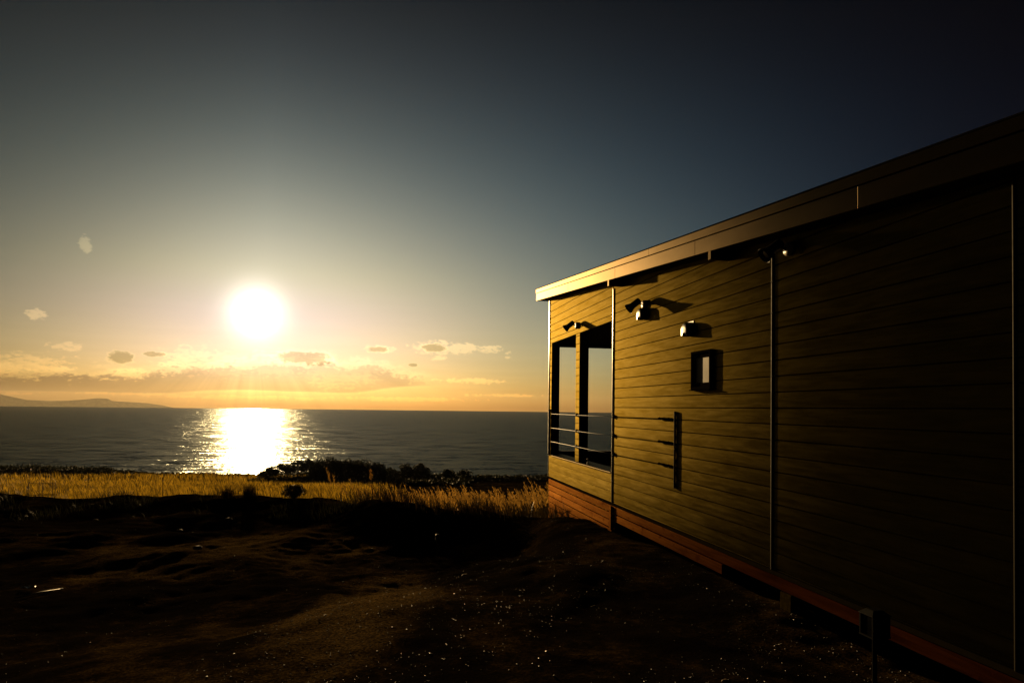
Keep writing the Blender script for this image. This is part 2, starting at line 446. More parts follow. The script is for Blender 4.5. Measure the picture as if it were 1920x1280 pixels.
def sea_mat():
    m, t, b = mat('sea_water')
    tc = t.nodes.new('ShaderNodeTexCoord'); p = tc.outputs['Object']
    t.links.new(mixrgb(t, noise(t, p, .004, 3, .5), (.006, .008, .008), (.010, .013, .012)), b.inputs['Base Color'])
    b.inputs['Specular IOR Level'].default_value = .5
    # wave slopes straight from vector noise, so that far waves keep their tilt
    def vn(scale, detail, sx, sy):
        n = t.nodes.new('ShaderNodeTexNoise'); n.inputs['Scale'].default_value = scale; n.inputs['Detail'].default_value = detail
        n.inputs['Roughness'].default_value = .62
        t.links.new(vmath(t, 'MULTIPLY', p, (sx, sy, 1)).outputs[0], n.inputs['Vector'])
        return vmath(t, 'SUBTRACT', n.outputs['Color'], (.5, .5, .5)).outputs[0]
    n1 = vmath(t, 'SCALE', vn(.10, 3, .40, 1.0), scale=1.25).outputs[0]
    n2 = vmath(t, 'SCALE', vn(.9, 4, .6, 1.0), scale=1.6).outputs[0]
    ns = vmath(t, 'ADD', n1, n2).outputs[0]
    ns = vmath(t, 'MULTIPLY', ns, (1.0, 1.0, 0.0)).outputs[0]
    nn = vmath(t, 'NORMALIZE', vmath(t, 'ADD', ns, (0, 0, 1)).outputs[0]).outputs[0]
    t.links.new(nn, b.inputs['Normal'])
    sheen(t, b, .19, .25, (.80, .92, .95), dist='GGX')
    return m
M_SEA = sea_mat()
M_HILL = simple('hazy_hill', (.16, .11, .06), .95, .2, 0, .01, spec=0.0)
M_STONE = simple('pebble', (.05, .036, .018), .44, .5, 0, 3, spec=.4)
M_CLOD = simple('clod', (.11, .065, .028), .8, .3, 0, 9, .01, .2)

# ------------------------------------------------------------------ terrain
_perm = np.random.default_rng(5).random((256, 256))
def vnoise(x, y, sc_=1.0, oct_=3, seed=0):
    x = np.asarray(x, float)*sc_+seed*17.3+1000; y = np.asarray(y, float)*sc_+seed*9.1+1000
    tot = 0; amp = 1; nrm = 0
    for _ in range(oct_):
        xi = np.floor(x).astype(int); yi = np.floor(y).astype(int); fx = x-xi; fy = y-yi
        fx = fx*fx*(3-2*fx); fy = fy*fy*(3-2*fy)
        g = lambda a, b: _perm[a % 256, b % 256]
        v = (g(xi, yi)*(1-fx)+g(xi+1, yi)*fx)*(1-fy)+(g(xi, yi+1)*(1-fx)+g(xi+1, yi+1)*fx)*fy
        tot = tot+v*amp; nrm += amp; amp *= .5; x = x*2.03+5; y = y*2.03+9
    return tot/nrm-.5
def sst(a, b, x):
    t = np.clip((x-a)/(b-a), 0, 1); return t*t*(3-2*t)
def height(x, y):
    x = np.asarray(x, float); y = np.asarray(y, float)
    base = -.35-.03*np.clip(y, -30, 17)
    dd = (x+1.45)*.772-(y-6.9)*.635
    dd = dd+vnoise(x, y, .9, 4, 2)*1.0
    base = base+.36*sst(-2.2, 1.0, dd)
    # the ground dips towards and under the house
    v = x*COS(HA)+y*SIN(HA); u = -x*SIN(HA)+y*COS(HA)
    near = sst(11.5, 8.5, u)
    base = base-.10*sst(2.4, 3.6, v)*near
    # lumps of earth, ruts
    amp = np.clip((y-2)/8, .25, 1)
    base = base-.16*np.exp(-((x+.8)/2.6)**2-((y-11.2)/2.2)**2)*sst(.3, -1.2, dd)+.30*np.exp(-((x+.5)/2.9)**4-((y-15.0)/1.1)**2)
    base = base+vnoise(x, y, .45, 3, 1)*.30*amp+vnoise(x*1.0, y*.6, 1.5, 4, 3)*.20*amp+vnoise(x, y, 4.5, 4, 4)*.055*np.clip(amp, .5, 1)
    zw = np.interp(u, [-5, 3, 6, 10.9, 12.1, 14.3, 15.3, 17], [-.35, -.33, -.2, -.34, -.33, -.62, -.86, -1.15])+vnoise(x, y, 2.2, 3, 14)*.07
    wgt = sst(2.2, 3.3, v)*sst(17.5, 15.5, u)
    base = base*(1-wgt)+zw*wgt
    # plateau edge, bank and the field falling towards the coast
    edge = 17.6-.0*x-2.6*sst(-4.5, -1.5, x)-.6*sst(-9, -5, x)+vnoise(x, y*0, .35, 3, 6)*2.0
    crest = np.exp(-((y-edge+.5)/1.1)**2)*(.10+.55*np.clip(vnoise(x, y*0, .30, 3, 8)+.05, 0, 1))*sst(0, -3, x)
    drop = sst(edge, edge+3.2, y)
    field = -2.35-.100*(np.minimum(y, 125)-20)-.046*np.clip(y-125, 0, 60)+vnoise(x, y, .06, 3, 7)*.9*sst(24, 60, y)*sst(125, 90, y)+vnoise(x, y, .5, 2, 9)*.12
    z = (base+crest)*(1-drop)+field*drop
    coast = 158+vnoise(x, y*0, .03, 3, 12)*10
    return z-16*sst(coast, coast+14, y)
def make_ground():
    def axis(lo, hi, n, k):
        s = np.linspace(-1, 1, n); a = np.sinh(s*k)/np.sinh(k)
        return np.where(a < 0, -a*lo, a*hi)
    xs = axis(-260, 260, 620, 5.2)
    ys = np.concatenate([np.linspace(-40, -1, 40), -1+np.cumsum(np.concatenate([np.full(230, .06), .06*1.0125**np.arange(300)]))])
    ys = ys[ys < 330]
    ys = np.concatenate([ys, np.linspace(ys[-1]+3, 335, 12)]) if ys[-1] < 330 else ys
    Xg, Yg = np.meshgrid(xs, ys)
    Z = height(Xg, Yg)
    V = np.stack([Xg, Yg, Z], -1).reshape(-1, 3)
    ny, nx = Xg.shape
    i = np.arange(ny*nx).reshape(ny, nx)
    F = np.stack([i[:-1, :-1], i[:-1, 1:], i[1:, 1:], i[1:, :-1]], -1).reshape(-1, 4)
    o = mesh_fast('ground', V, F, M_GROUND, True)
    tag(o, 'dark churned soil falling away to the coast', None, None, 'structure')
make_ground()
def hz(x, y): return float(height(x, y))

SEA_Z = -23.0
def make_sea():
    # a fan of water from below the coast out to the horizon
    r = np.concatenate([np.linspace(60, 400, 18), np.geomspace(450, 5250, 30)])
    a = np.linspace(-math.pi, math.pi, 181)
    Rg, Ag = np.meshgrid(r, a)
    V = np.stack([Rg*np.sin(Ag), Rg*np.cos(Ag), np.full_like(Rg, SEA_Z)], -1).reshape(-1, 3)
    n, m = Rg.shape; i = np.arange(n*m).reshape(n, m)
    F = np.stack([i[:-1, :-1], i[1:, :-1], i[1:, 1:], i[:-1, 1:]], -1).reshape(-1, 4)
    o = mesh_fast('sea', V, F, M_SEA, True)
    tag(o, 'calm grey sea glittering under the low sun', None, None, 'structure')
make_sea()

def make_hills():
    def ridge(name, R0, prof, label):
        az = np.linspace(prof[0][0], prof[-1][0], 160)
        el = np.interp(az, [p[0] for p in prof], [p[1] for p in prof])
        el = el+vnoise(az, az*0, 1.5, 4, 20)*.06
        rows = []
        for k, (dr, f) in enumerate([(-400, 0), (-160, .55), (0, 1), (140, .5), (300, 0)]):
            rr_ = R0+dr
            z = -110+np.maximum(0, (np.tan(np.radians(el))*R0+EYE+110))*f
            rows.append(np.stack([rr_*np.sin(np.radians(az)), rr_*np.cos(np.radians(az)), z], -1))
        V = np.concatenate(rows); n = len(az); i = np.arange(5*n).reshape(5, n)
        F = np.stack([i[:-1, :-1], i[:-1, 1:], i[1:, 1:], i[1:, :-1]], -1).reshape(-1, 4)
        tag(mesh_fast(name, V, F, M_HILL, True), label, None, None, 'structure')
    ridge('hills', 18000, [(-46, .75), (-40, .62), (-37, .56), (-35.4, .18), (-34, .12), (-33, .15), (-32, .28), (-31.2, .38), (-30.6, .36), (-29.6, -.27)], 'low hazy headland across the bay')
    ridge('hills', 18900, [(-32.5, .16), (-30.4, .20), (-29.2, .13), (-28, .04), (-27, -.1), (-26, -.35)], 'fainter low ridge beyond the headland')
make_hills()

# ------------------------------------------------------------------ the house
WV = 3.80                       # wall plane
PITCH = .1563; Z0 = 1.732       # board pitch and a reference joint
def roofb(u): return 4.222+.0886*(u-15.5)    # underside of the roof edge
HB = (WV, 15.3, -.9)
house = lthing('house', *HB, 'single storey timber clad house with open corner veranda, standing above the dark slope', 'house')
def hb(mb, name, m, parent=None, bevel=0.0): return mb.build(name, m, parent or house, HB, bevel)
def siding(mb, u0, u1, zlo, zhi, slope=False, v=WV, th=.02, g=.006, dep=.009):
    k0 = math.floor((zlo-Z0)/PITCH); k = k0
    while Z0+k*PITCH < zhi-1e-4:
        a = max(Z0+k*PITCH, zlo); b_ = min(Z0+(k+1)*PITCH, zhi)
        uu0 = u0
        if slope:
            uu0 = max(u0, 15.5+(a-4.222)/.0886) if a > roofb(u0) else u0
            if uu0 >= u1-.02: break
        # profile from bottom joint to top joint
        prof = [(v+dep, a), (v, a+g), (v-.0012, (a+b_)/2), (v, b_-g), (v+dep, b_)]
        n = len(prof)
        vs = [(p, uu0, z) for p, z in prof]+[(p, u1, z) for p, z in prof]+[(v+th, uu0, a), (v+th, uu0, b_), (v+th, u1, a), (v+th, u1, b_)]
        fs = [(i+1, i, n+i, n+i+1) for i in range(n-1)]
        fs.append((0, 1, 2, 3, 4, 2*n+1, 2*n)); fs.append((n+4, n+3, n+2, n+1, n, 2*n+2, 2*n+3))
        mb.add(vs, fs); k += 1
UW, UE = -3.5, 15.28
# three wall bays between the cover strips; the veranda bay is cut by two openings
m_ = MB(); siding(m_, UW, 3.50, .15, 5.2, True); hb(m_, 'siding', M_SIDE)
m_ = MB(); siding(m_, 3.52, 6.13, .15, 5.2, True); hb(m_, 'siding', M_SIDE)
m_ = MB(); siding(m_, 6.15, 7.39, .15, 5.2, True); siding(m_, 7.865, 10.86, .15, 5.2, True)
siding(m_, 7.39, 7.865, .15, 1.97); siding(m_, 7.39, 7.865, 2.405, 5.2, True); hb(m_, 'siding', M_SIDE)
OPB, OPT = .665, 3.19
m_ = MB()
siding(m_, 10.90, UE, OPT, 5.2, True); siding(m_, 15.08, UE, OPB, OPT); siding(m_, 12.86, 13.11, OPB, OPT)
hb(m_, 'siding', M_SIDE)
m_ = MB(); siding(m_, 10.90, UE, .15, OPB-.035); hb(m_, 'siding', M_SIDE2)
# structural wall behind the boards (0.18 m), with the openings left clear
m_ = MB()
VI = WV+.02; VO = WV+.19
def slab(u0, u1, z0, z1=None):
    ta = z1 if z1 is not None else roofb(u0)+.1; tb = z1 if z1 is not None else roofb(u1)+.1
    m_.hexa([(VI, u0, z0), (VO, u0, z0), (VO, u1, z0), (VI, u1, z0), (VI, u0, ta), (VO, u0, ta), (VO, u1, tb), (VI, u1, tb)])
slab(UW, 7.39, .15); slab(7.865, 10.93, .15); slab(7.39, 7.865, .15, 1.97); slab(7.39, 7.865, 2.405); slab(10.93, UE-.01, OPT); slab(10.93, UE-.01, .15, OPB-.04); slab(12.87, 13.10, OPB-.04, OPT); slab(15.09, UE-.01, OPB-.04, OPT)
hb(m_, 'wall_frame', M_DARKW)
# sea-side wall of the veranda: low wall, head beam, far post; open between
VF = 10.6
m_ = MB()
m_.box(VO, VF, UE-.19, UE-.01, .15, .74)
m_.hexa([(VO, UE-.19, 3.12), (VF, UE-.19, 3.12), (VF, UE-.01, 3.12), (VO, UE-.01, 3.12), (VO, UE-.19, roofb(UE)+.08), (VF, UE-.19, roofb(UE)+.08), (VF, UE-.01, roofb(UE)+.1), (VO, UE-.01, roofb(UE)+.1)])
m_.box(VF-.25, VF, UE-.20, UE-.005, .1, 4.1)
hb(m_, 'veranda_front', M_DARKW)
m_ = MB(); m_.box(VO, VF, 10.95, UE-.19, .30, .42); hb(m_, 'veranda_floor', M_DARKW)
m_ = MB(); m_.box(VO, VF, 10.95, UE-.19, 3.20, 3.26); hb(m_, 'veranda_ceiling', M_DARKW)
m_ = MB(); m_.box(VO, VF, 10.80, 10.95, .15, 3.9); hb(m_, 'inner_wall', M_DARKW)
m_ = MB(); m_.box(VF, VF+.18, UW, UE-.01, .15, 2.5); hb(m_, 'far_wall', M_DARKW)
m_ = MB(); m_.box(VO, VF, UW, UW+.18, .15, 2.5); hb(m_, 'end_wall', M_DARKW)
m_ = MB(); m_.box(VO, VF, UW+.18, UE-.2, .06, .14); hb(m_, 'floor', M_DARKW)
# window sill along the openings
m_ = MB()
m_.hexa([(WV-.022, 10.91, OPB-.033), (VO+.02, 10.91, OPB-.033), (VO+.02, 15.08, OPB-.033), (WV-.022, 15.08, OPB-.033),
         (WV-.022, 10.91, OPB-.012), (VO+.02, 10.91, OPB+.022), (VO+.02, 15.08, OPB+.022), (WV-.022, 15.08, OPB-.012)])
hb(m_, 'sill', M_SILL, bevel=.004)
# corner trim, cover strips (half round)
def strip(u, z0, z1, w, d, mt=None):
    m = MB(); n = 9; vs = []
    for z in (z0, z1):
        for k in range(n):
            a = math.pi*k/(n-1)
            vs.append((WV+.002-d*SIN(a)**.6, u+w/2*COS(a), z))
    fs = [(k, k+1, n+k+1, n+k) for k in range(n-1)]; m.add(vs, [tuple(reversed(f)) for f in fs], True)
    m.add(vs[:n], [tuple(range(n))]); m.add(vs[n:], [tuple(range(n))[::-1]])
    return hb(m, 'cover_strip', mt or M_TRIM)
strip(10.878, .16, 3.72, .050, .018); strip(6.14, .15, 3.33, .038, .018, M_TRIM_DIM); strip(3.51, .15, 3.11, .026, .016, M_TRIM_DIM)
for z in (Z0+PITCH*k for k in (-10, -6, -2, 2, 6, 8)):
    m = MB(); m.box(WV-.0188, WV-.004, 6.14-.019, 6.14+.019, z-.003, z+.003); hb(m, 'strip_joint', M_DARK)
m_ = MB(); m_.box(WV-.014, WV+.02, UE, UE+.05, OPB-.0, roofb(UE)+.05); m_.box(WV+.02, WV+.24, UE+.012, UE+.05, .16, roofb(UE)+.05)
m_.box(WV-.006, WV+.02, UE, UE+.03, .15, OPB-.002)
hb(m_, 'corner_trim', M_TRIM, bevel=.004)
m_ = MB(); m_.box(WV-.006, WV+.03, 10.862, 10.897, .15, OPB); hb(m_, 'wall_joint', M_DARK)
# base flashing and the red-brown timbers under it
m_ = MB(); m_.hexa([(WV-.014, UW, .112), (WV+.05, UW, .112), (WV+.05, UE+.04, .112), (WV-.014, UE+.04, .112), (WV-.008, UW, .148), (WV+.05, UW, .148), (WV+.05, UE+.04, .148), (WV-.008, UE+.04, .148)])
hb(m_, 'base_flashing', simple('flashing_metal', (.014, .011, .005), .8, .1, 0, 20, spec=0.0))
def board(u0, u1, z0, z1, dv=0.0, th=.034):
    m = MB(); m.box(WV+.004+dv, WV+.004+dv+th, u0, u1, z0+.006, z1-.006); return hb(m, 'base_board', M_TIMB, bevel=.003)
board(UW, 10.82, -.022, .104); board(10.825, UE, -.022, .104, .003)
board(7.16, 10.80, -.150, -.028, .002); board(10.83, UE, -.150, -.028, -.002)
board(10.88, 15.27, -.282, -.156, .003); board(10.92, 15.28, -.414, -.288, 0); board(11.0, 15.26, -.546, -.420, .004)
board(10.95, 15.28, -.678, -.552, .001); board(11.0, 15.27, -.810, -.684, .003); board(10.97, 15.28, -.942, -.816, 0)
board(11.0, 15.26, -1.08, -.948, .002)
m_ = MB(); m_.box(WV+.045, WV+.14, 10.86, 10.96, -1.0, .1); hb(m_, 'corner_post', M_TIMB)
m_ = MB(); m_.box(WV+.045, WV+.14, 15.1, 15.2, -1.3, .1); hb(m_, 'corner_post', M_TIMB)
for u in (10.905, ):
    m = MB(); m.box(WV-.03, WV+.002, u-.05, u+.03, -.30, .095); hb(m, 'end_post', M_TIMB, bevel=.004)
for (u, v0) in ((5.93, WV+.01), (2.4, WV+.01), (-.8, WV+.01), (9.0, WV+1.2), (5.9, WV+2.6), (12.6, WV+2.6)):
    m = MB(); m.hexa([(v0-.02, u-.11, -1.1), (v0+.2, u-.11, -1.1), (v0+.2, u+.11, -1.1), (v0-.02, u+.11, -1.1),
                      (v0, u-.09, -.03), (v0+.18, u-.09, -.03), (v0+.18, u+.09, -.03), (v0, u+.09, -.03)])
    hb(m, 'foundation_post', M_CONC, bevel=.008)
# floor joists you can glimpse from the low side
m_ = MB()
for k in range(8): m_.box(WV+.05, VF, UW+.5+k*2.2, UW+.62+k*2.2, -.05, .055)
hb(m_, 'floor_joists', M_DARKW)

# roof: slab, two-step metal fascia with panel joints, soffit, outlet blocks
FV = 3.55; UE2 = 15.62
def slope_box(mb, v0, v1, u0, u1, dz0, dz1):
    mb.hexa([(v0, u0, roofb(u0)+dz0), (v1, u0, roofb(u0)+dz0), (v1, u1, roofb(u1)+dz0), (v0, u1, roofb(u1)+dz0),
             (v0, u0, roofb(u0)+dz1), (v1, u0, roofb(u0)+dz1), (v1, u1, roofb(u1)+dz1), (v0, u1, roofb(u1)+dz1)])
roof = MB(); slope_box(roof, FV+.03, VF+.4, UW-.3, UE2-.02, .012, .255); roof = hb(roof, 'roof', M_ROOF)
cap = MB(); slope_box(cap, FV-.022, VF+.42, UW-.32, UE2+.012, .262, .274); hb(cap, 'roof_sheet', M_ROOF, roof)
js = [UW-.3, 1.55, 4.60, 7.35, 10.12, 12.85, UE2]
for a, b_ in zip(js[:-1], js[1:]):
    m = MB(); slope_box(m, FV, FV+.02, a+.003, b_-.003, 0, .168); hb(m, 'fascia_panel', M_FASC, roof, bevel=.003)
jt = [UW-.3, 3.2, 8.72, 11.6, 13.9, UE2+.004]
for a, b_ in zip(jt[:-1], jt[1:]):
    m = MB(); slope_box(m, FV-.014, FV+.006, a+.0015, b_-.0015, .176, .262); hb(m, 'fascia_cap', M_FASC, roof, bevel=.002)
m_ = MB(); m_.hexa([(FV, UE2, roofb(UE2)), (VF+.4, UE2, roofb(UE2)), (VF+.4, UE2+.02, roofb(UE2)), (FV, UE2+.02, roofb(UE2)),
                    (FV, UE2, roofb(UE2)+.26), (VF+.4, UE2, roofb(UE2)+.26), (VF+.4, UE2+.02, roofb(UE2)+.26), (FV, UE2+.02, roofb(UE2)+.26)])
hb(m_, 'end_fascia', M_FASC, roof)
m_ = MB(); slope_box(m_, FV+.02, WV+.02, UW-.3, UE2-.0, .002, .01); slope_box(m_, WV+.02, VF+.4, UE, UE2, .002, .01); hb(m_, 'soffit', M_DARKW, roof)
for u in (10.45, 7.0, 2.6):
    m = MB(); z = roofb(u)
    m.box(FV+.004, WV, u-.032, u+.032, z-.095, z+.004); hb(m, 'gutter_outlet', M_FASC, roof, bevel=.004)

# small window: projecting dark box frame, recessed glass, pale blind
WU0, WU1, WZ0, WZ1, WP = 7.375, 7.88, 1.955, 2.42, .042
win = MB()
win.box(WV-WP, WV+.1, WU0, WU0+.03, WZ0, WZ1); win.box(WV-WP, WV+.1, WU1-.03, WU1, WZ0, WZ1)
win.box(WV-WP+.001, WV+.1, WU0+.03, WU1-.03, WZ1-.03, WZ1); win.box(WV-WP+.001, WV+.1, WU0+.03, WU1-.03, WZ0, WZ0+.03)
M_WIN = simple('window_frame_metal', (.010, .009, .007), .6, .2, 0, 12, spec=0.0)
window = hb(win, 'window', M_WIN, bevel=.003)
m_ = MB(); a0, a1, b0, b1 = WU0+.03, WU1-.03, WZ0+.03, WZ1-.03
for (p, q, r_, s2) in ((a0, a0+.035, b0, b1), (a1-.035, a1, b0, b1), (a0+.035, a1-.035, b0, b0+.05), (a0+.035, a1-.035, b1-.05, b1)):
    m_.box(WV-.012, WV+.03, p, q, r_, s2)
hb(m_, 'sash', simple('sash_metal', (.012, .010, .007), .6, .1, 0, 9, spec=0.0), window)
m_ = MB(); m_.box(WV-.003, WV+.003, a0+.035, a1-.035, b0+.05, b1-.05); hb(m_, 'pane', M_FROST, window)
m_ = MB(); m_.box(WV-WP-.015, WV-.004, WU0-.012, WU1+.012, WZ0-.014, WZ0-.002); hb(m_, 'window_drip', M_WIN, window)

# ------------------------------------------------------------------ fixtures on the wall
def spotlight(u, z, label):
    t = lthing('spotlight', WV, u, z, label, 'wall light', 'spotlights on the wall')
    off = (WV, u, z)
    m = MB(); m.lathe((WV-.002, u, z), (-1, 0, 0), [(0, .066), (.022, .066), (.032, .060), (.036, .02)], 28); m.build('wall_plate', M_WHITEP, t, off)
    kn = Vector((WV-.085, u+.015, z+.025))
    m = MB(); m.tube([(WV-.03, u, z), (WV-.06, u+.006, z+.004), kn], [.013, .012, .012], 10)
    m.lathe(kn-Vector((.0, .02, 0)), (0, 1, 0), [(0, .018), (.04, .018)], 14); m.build('arm', M_BLACK, t, off)
    ax = Vector((-.17, .02, -.135)).normalized()
    p0 = kn+Vector((.02, .02, .045))
    m = MB(); m.lathe(p0, ax, [(0, .028), (.008, .044), (.03, .048), (.14, .048), (.145, .052), (.15, .050), (.22, .078), (.223, .078), (.218, .074), (.16, .046)], 28, True, False)
    body = m.build('lamp_housing', M_BLACK, t, off)
    m = MB(); m.lathe(p0+ax*.15, ax, [(0, .03), (.03, .045), (.042, .043), (.05, .03), (.053, .01)], 20); m.build('bulb', glass_mat('bulb_glass', (.5, .48, .42), .15), body, off)
    return t
spotlight(13.03, 3.355, 'farthest spotlight on the veranda wall, tilted seaward above the opening pillar')
spotlight(9.50, 3.25, 'middle spotlight on the wall directly above a steel vent hood')
spotlight(5.86, 3.245, 'nearest spotlight in the shade under the eave above the cover strip')

def hood(u, z, w, label):
    t = lthing('vent_hood', WV, u, z, label, 'vent hood', 'steel vent hoods on the wall')
    off = (WV, u, z)
    m = MB(); n = 14; h = .165; dpt = .088; vs = []
    # outline of the front: flat bottom, straight sides, domed top; the cover swells out from the wall
    out = [(-w/2, 0), (-w/2, h*.55)]+[(-w/2*COS(a), h*.55+h*.45*SIN(a)) for a in np.linspace(.15, math.pi-.15, n)]+[(w/2, h*.55), (w/2, 0)]
    layers = [(0, 1.0), (dpt*.55, .99), (dpt*.85, .94), (dpt*.97, .84), (dpt, .6), (dpt+.003, .0)]
    N = len(out)
    for (dd, s2) in layers:
        for (a, b_) in out: vs.append((WV-dd, u+a*s2, z+b_*(s2 if s2 > 0 else .0) if b_ > 0 else z))
    fs = [(i*N+k, i*N+k+1, (i+1)*N+k+1, (i+1)*N+k) for i in range(len(layers)-1) for k in range(N-1)]
    m.add(vs, fs, True)
    m.build('hood_cover', M_HOOD, t, off)
    m = MB(); m.lathe((WV-.05, u, z+.03), (0, 0, -1), [(0, .052), (.042, .052), (.044, .046), (.02, .044)], 24, True, False); m.build('outlet_ring', M_STEEL, t, off)
    m = MB(); m.box(WV-.006, WV-.001, u-w/2-.008, u+w/2+.008, z-.004, z+h+.01); m.build('back_plate', M_HOOD, t, off, .002)
M_HOOD = simple('hood_steel', (.022, .020, .015), .30, .15, .9, 14)
hood(9.53, 3.04, .20, 'rounded steel vent hood hanging just below the middle spotlight')
hood(7.99, 2.64, .20, 'rounded steel vent hood above the small box window')

# cable railing across the veranda openings
rl = lthing('cable_railing', WV-.05, 15.12, .66, 'three steel cables strung along the wall between two dark upright plates, across the veranda openings', 'railing')
offr = (WV-.05, 15.12, .66)
for (u, w, z0, z1) in ((15.12, .012, .655, 1.69), (8.385, .012, .675, 1.685)):
    m = MB(); m.box(WV-(.05 if u > 12 else .031), WV-.002, u-w/2, u+w/2, z0, z1); m.build('upright_plate', M_DARK, rl, offr, .002)
M_CABLE = simple('steel_cable', (.03, .024, .012), .5, .1, 0, 40, spec=.15)
for z in (1.583, 1.268, .962):
    m = MB(); m.tube([(WV-.022, 15.11, z), (WV-.022, 12.0, z-.004), (WV-.022, 8.95, z)], .0036, 8); cb = m.build('cable', M_CABLE, rl, offr)
    m = MB()
    m.tube([(WV-.022, 8.95, z), (WV-.022, 8.40, z)], .006, 8)
    for k in range(9):
        uu = 8.88-k*.052
        m.lathe((WV-.022, uu, z), (0, 1, 0), [(0, .007), (.006, .016 if k % 3 else .020), (.022, .015), (.03, .007)], 8)
    m.tube([(WV-.022, 8.78, z-.012), (WV-.022, 8.55, z-.014)], .008, 6)
    m.build('turnbuckle', M_WIN, cb, (0, 0, 0)).data.transform(Matrix.Translation((-offr[0], -offr[1], -offr[2])))
    for uu in (12.985, 10.83):
        m = MB(); m.box(WV-.03, WV-.002, uu-.012, uu+.012, z-.03, z+.035); m.lathe((WV-.022, uu-.02, z), (0, 1, 0), [(0, .012), (.04, .012)], 10)
        m.build('cable_guide', M_DARK, rl, offr)
t = lthing('rope_cleat', WV+.03, 12.35, .68, 'tiny pale metal cleat on the veranda sill beside the pillar', 'cleat')
m = MB(); m.lathe((WV+.03, 12.35, .675), (0, 0, 1), [(0, .02), (.01, .018), (.03, .010), (.07, .012), (.085, .022), (.1, .016), (.108, .004)], 16); m.build('cleat_post', M_WHITEP, t, (WV+.03, 12.35, .68))

# ------------------------------------------------------------------ garden lights
def lantern(x, y, top, w, label):
    g = hz(x, y)-.06
    t = thing('garden_light', (x, y, g), label, 'garden light', 'garden lights on stakes', rz=HA)
    h = top-g; bx = w*1.5
    m = MB(); m.lathe((0, 0, 0), (0, 0, 1), [(0, w*.13), (h-bx, w*.13), (h-bx+.01, w*.2)], 12); m.build('stake', M_DARK, t)
    m = MB()
    z0, z1 = h-bx, h-w*.28
    for sx in (-1, 1):
        for sy in (-1, 1): m.box(sx*w/2-.006, sx*w/2+.006, sy*w/2-.006, sy*w/2+.006, z0+.012, z1)
    m.box(-w/2-.008, w/2+.008, -w/2-.008, w/2+.008, z0, z0+.012)
    fr = m.build('lamp_frame', M_DARK, t)
    m = MB(); m.box(-w/2+.004, w/2-.004, -w/2+.004, w/2-.004, z0+.013, z1-.002); m.build('glass', simple('lantern_glass', (.003, .003, .003), .3, .1, 0, 20, spec=.02), fr)
    m = MB(); m.hexa([(-w*.62, -w*.62, z1), (w*.62, -w*.62, z1), (w*.62, w*.62, z1), (-w*.62, w*.62, z1), (-w*.3, -w*.3, h), (w*.3, -w*.3, h), (w*.3, w*.3, h), (-w*.3, w*.3, h)])
    m.build('lamp_cap', M_DARK, t, bevel=.003)
lp = LW(3.42, 4.25, 0)
lantern(lp.x, lp.y, .325, .125, 'square dark garden lantern on a stake against the wall base near the right edge')
lantern(-1.22, 11.5, -.42, .06, 'small garden light on a stake standing alone on the dark slope before the tall grass')

# ------------------------------------------------------------------ grass and plants
def blades(n, px, py, pz, h, w, lean, segs=2, az_w=None):
    """curved tapering blades as arrays: returns verts, faces"""
    a = rng.uniform(0, 2*np.pi, n)                     # direction the flat side faces
    la = az_w if az_w is not None else rng.uniform(0, 2*np.pi, n)
    ax, ay = np.cos(a)*w/2, np.sin(a)*w/2
    lx, ly = np.cos(la)*lean*h, np.sin(la)*lean*h
    V = np.empty((n, 5, 3))
    for k, (f, ww) in enumerate(((0, 1), (.55, .8))):
        cx, cy, cz = px+lx*f*f, py+ly*f*f, pz+h*f
        V[:, k*2, 0] = cx-ax*ww; V[:, k*2, 1] = cy-ay*ww; V[:, k*2, 2] = cz
        V[:, k*2+1, 0] = cx+ax*ww; V[:, k*2+1, 1] = cy+ay*ww; V[:, k*2+1, 2] = cz
    V[:, 4, 0] = px+lx; V[:, 4, 1] = py+ly; V[:, 4, 2] = pz+h*(1-.25*np.minimum(lean, 1))
    b = (np.arange(n)*5)[:, None]
    return V.reshape(-1, 3), b+np.array([[0, 1, 3, 2]]), b+np.array([[2, 3, 4]])
def grass_obj(name, parts, m, label, cat=None, kind='stuff', parent=None):
    Vs, Q, T, o = [], [], [], 0
    for V, q, tr in parts:
        Vs.append(V); Q.append(q+o); T.append(tr+o); o += len(V)
    ob = mesh_fast(name, np.concatenate(Vs), [np.concatenate(Q), np.concatenate(T)], m, parent=parent)
    if label: tag(ob, label, cat, None, kind)
    return ob
WIND = 2.6   # grass leans a little to the left of the view
# golden field
def field(n=100000):
    y = 20.5*np.exp(rng.uniform(0, 1, n)*math.log(150/20.5))
    x = y*rng.uniform(-.88, .10, n)
    keep = vnoise(x, y, .05, 3, 31)+.5 > rng.uniform(0, .55, n)*.55
    keep &= ~((x > -4.6) & (y < 27)) & (rng.uniform(0, 1, n) < sst(-.15, -.27, x/y))
    x, y = x[keep], y[keep]
    sc2 = np.clip(y/30, .75, 5)
    pats = .55+.9*(vnoise(x, y, .18, 3, 33)+.5)+.5*vnoise(x, y*.4, .9, 2, 35)
    h = rng.uniform(.45, .95, len(x))*pats*np.clip(.8+.0022*y, .8, 1.1)
    w = rng.uniform(.012, .03, len(x))*sc2
    z = height(x, y)-.02
    return [blades(len(x), x, y, z, h, w, rng.uniform(.1, .5, len(x)), az_w=rng.normal(WIND, .9, len(x)))]
FG = field()
grass_obj('field_stalks', field(60000), M_BLADE, 'darker stalks mixed through the golden field', None)
grass_obj('field_grass', FG, M_GOLD, 'golden backlit dry grass covering the field that falls to the coast')

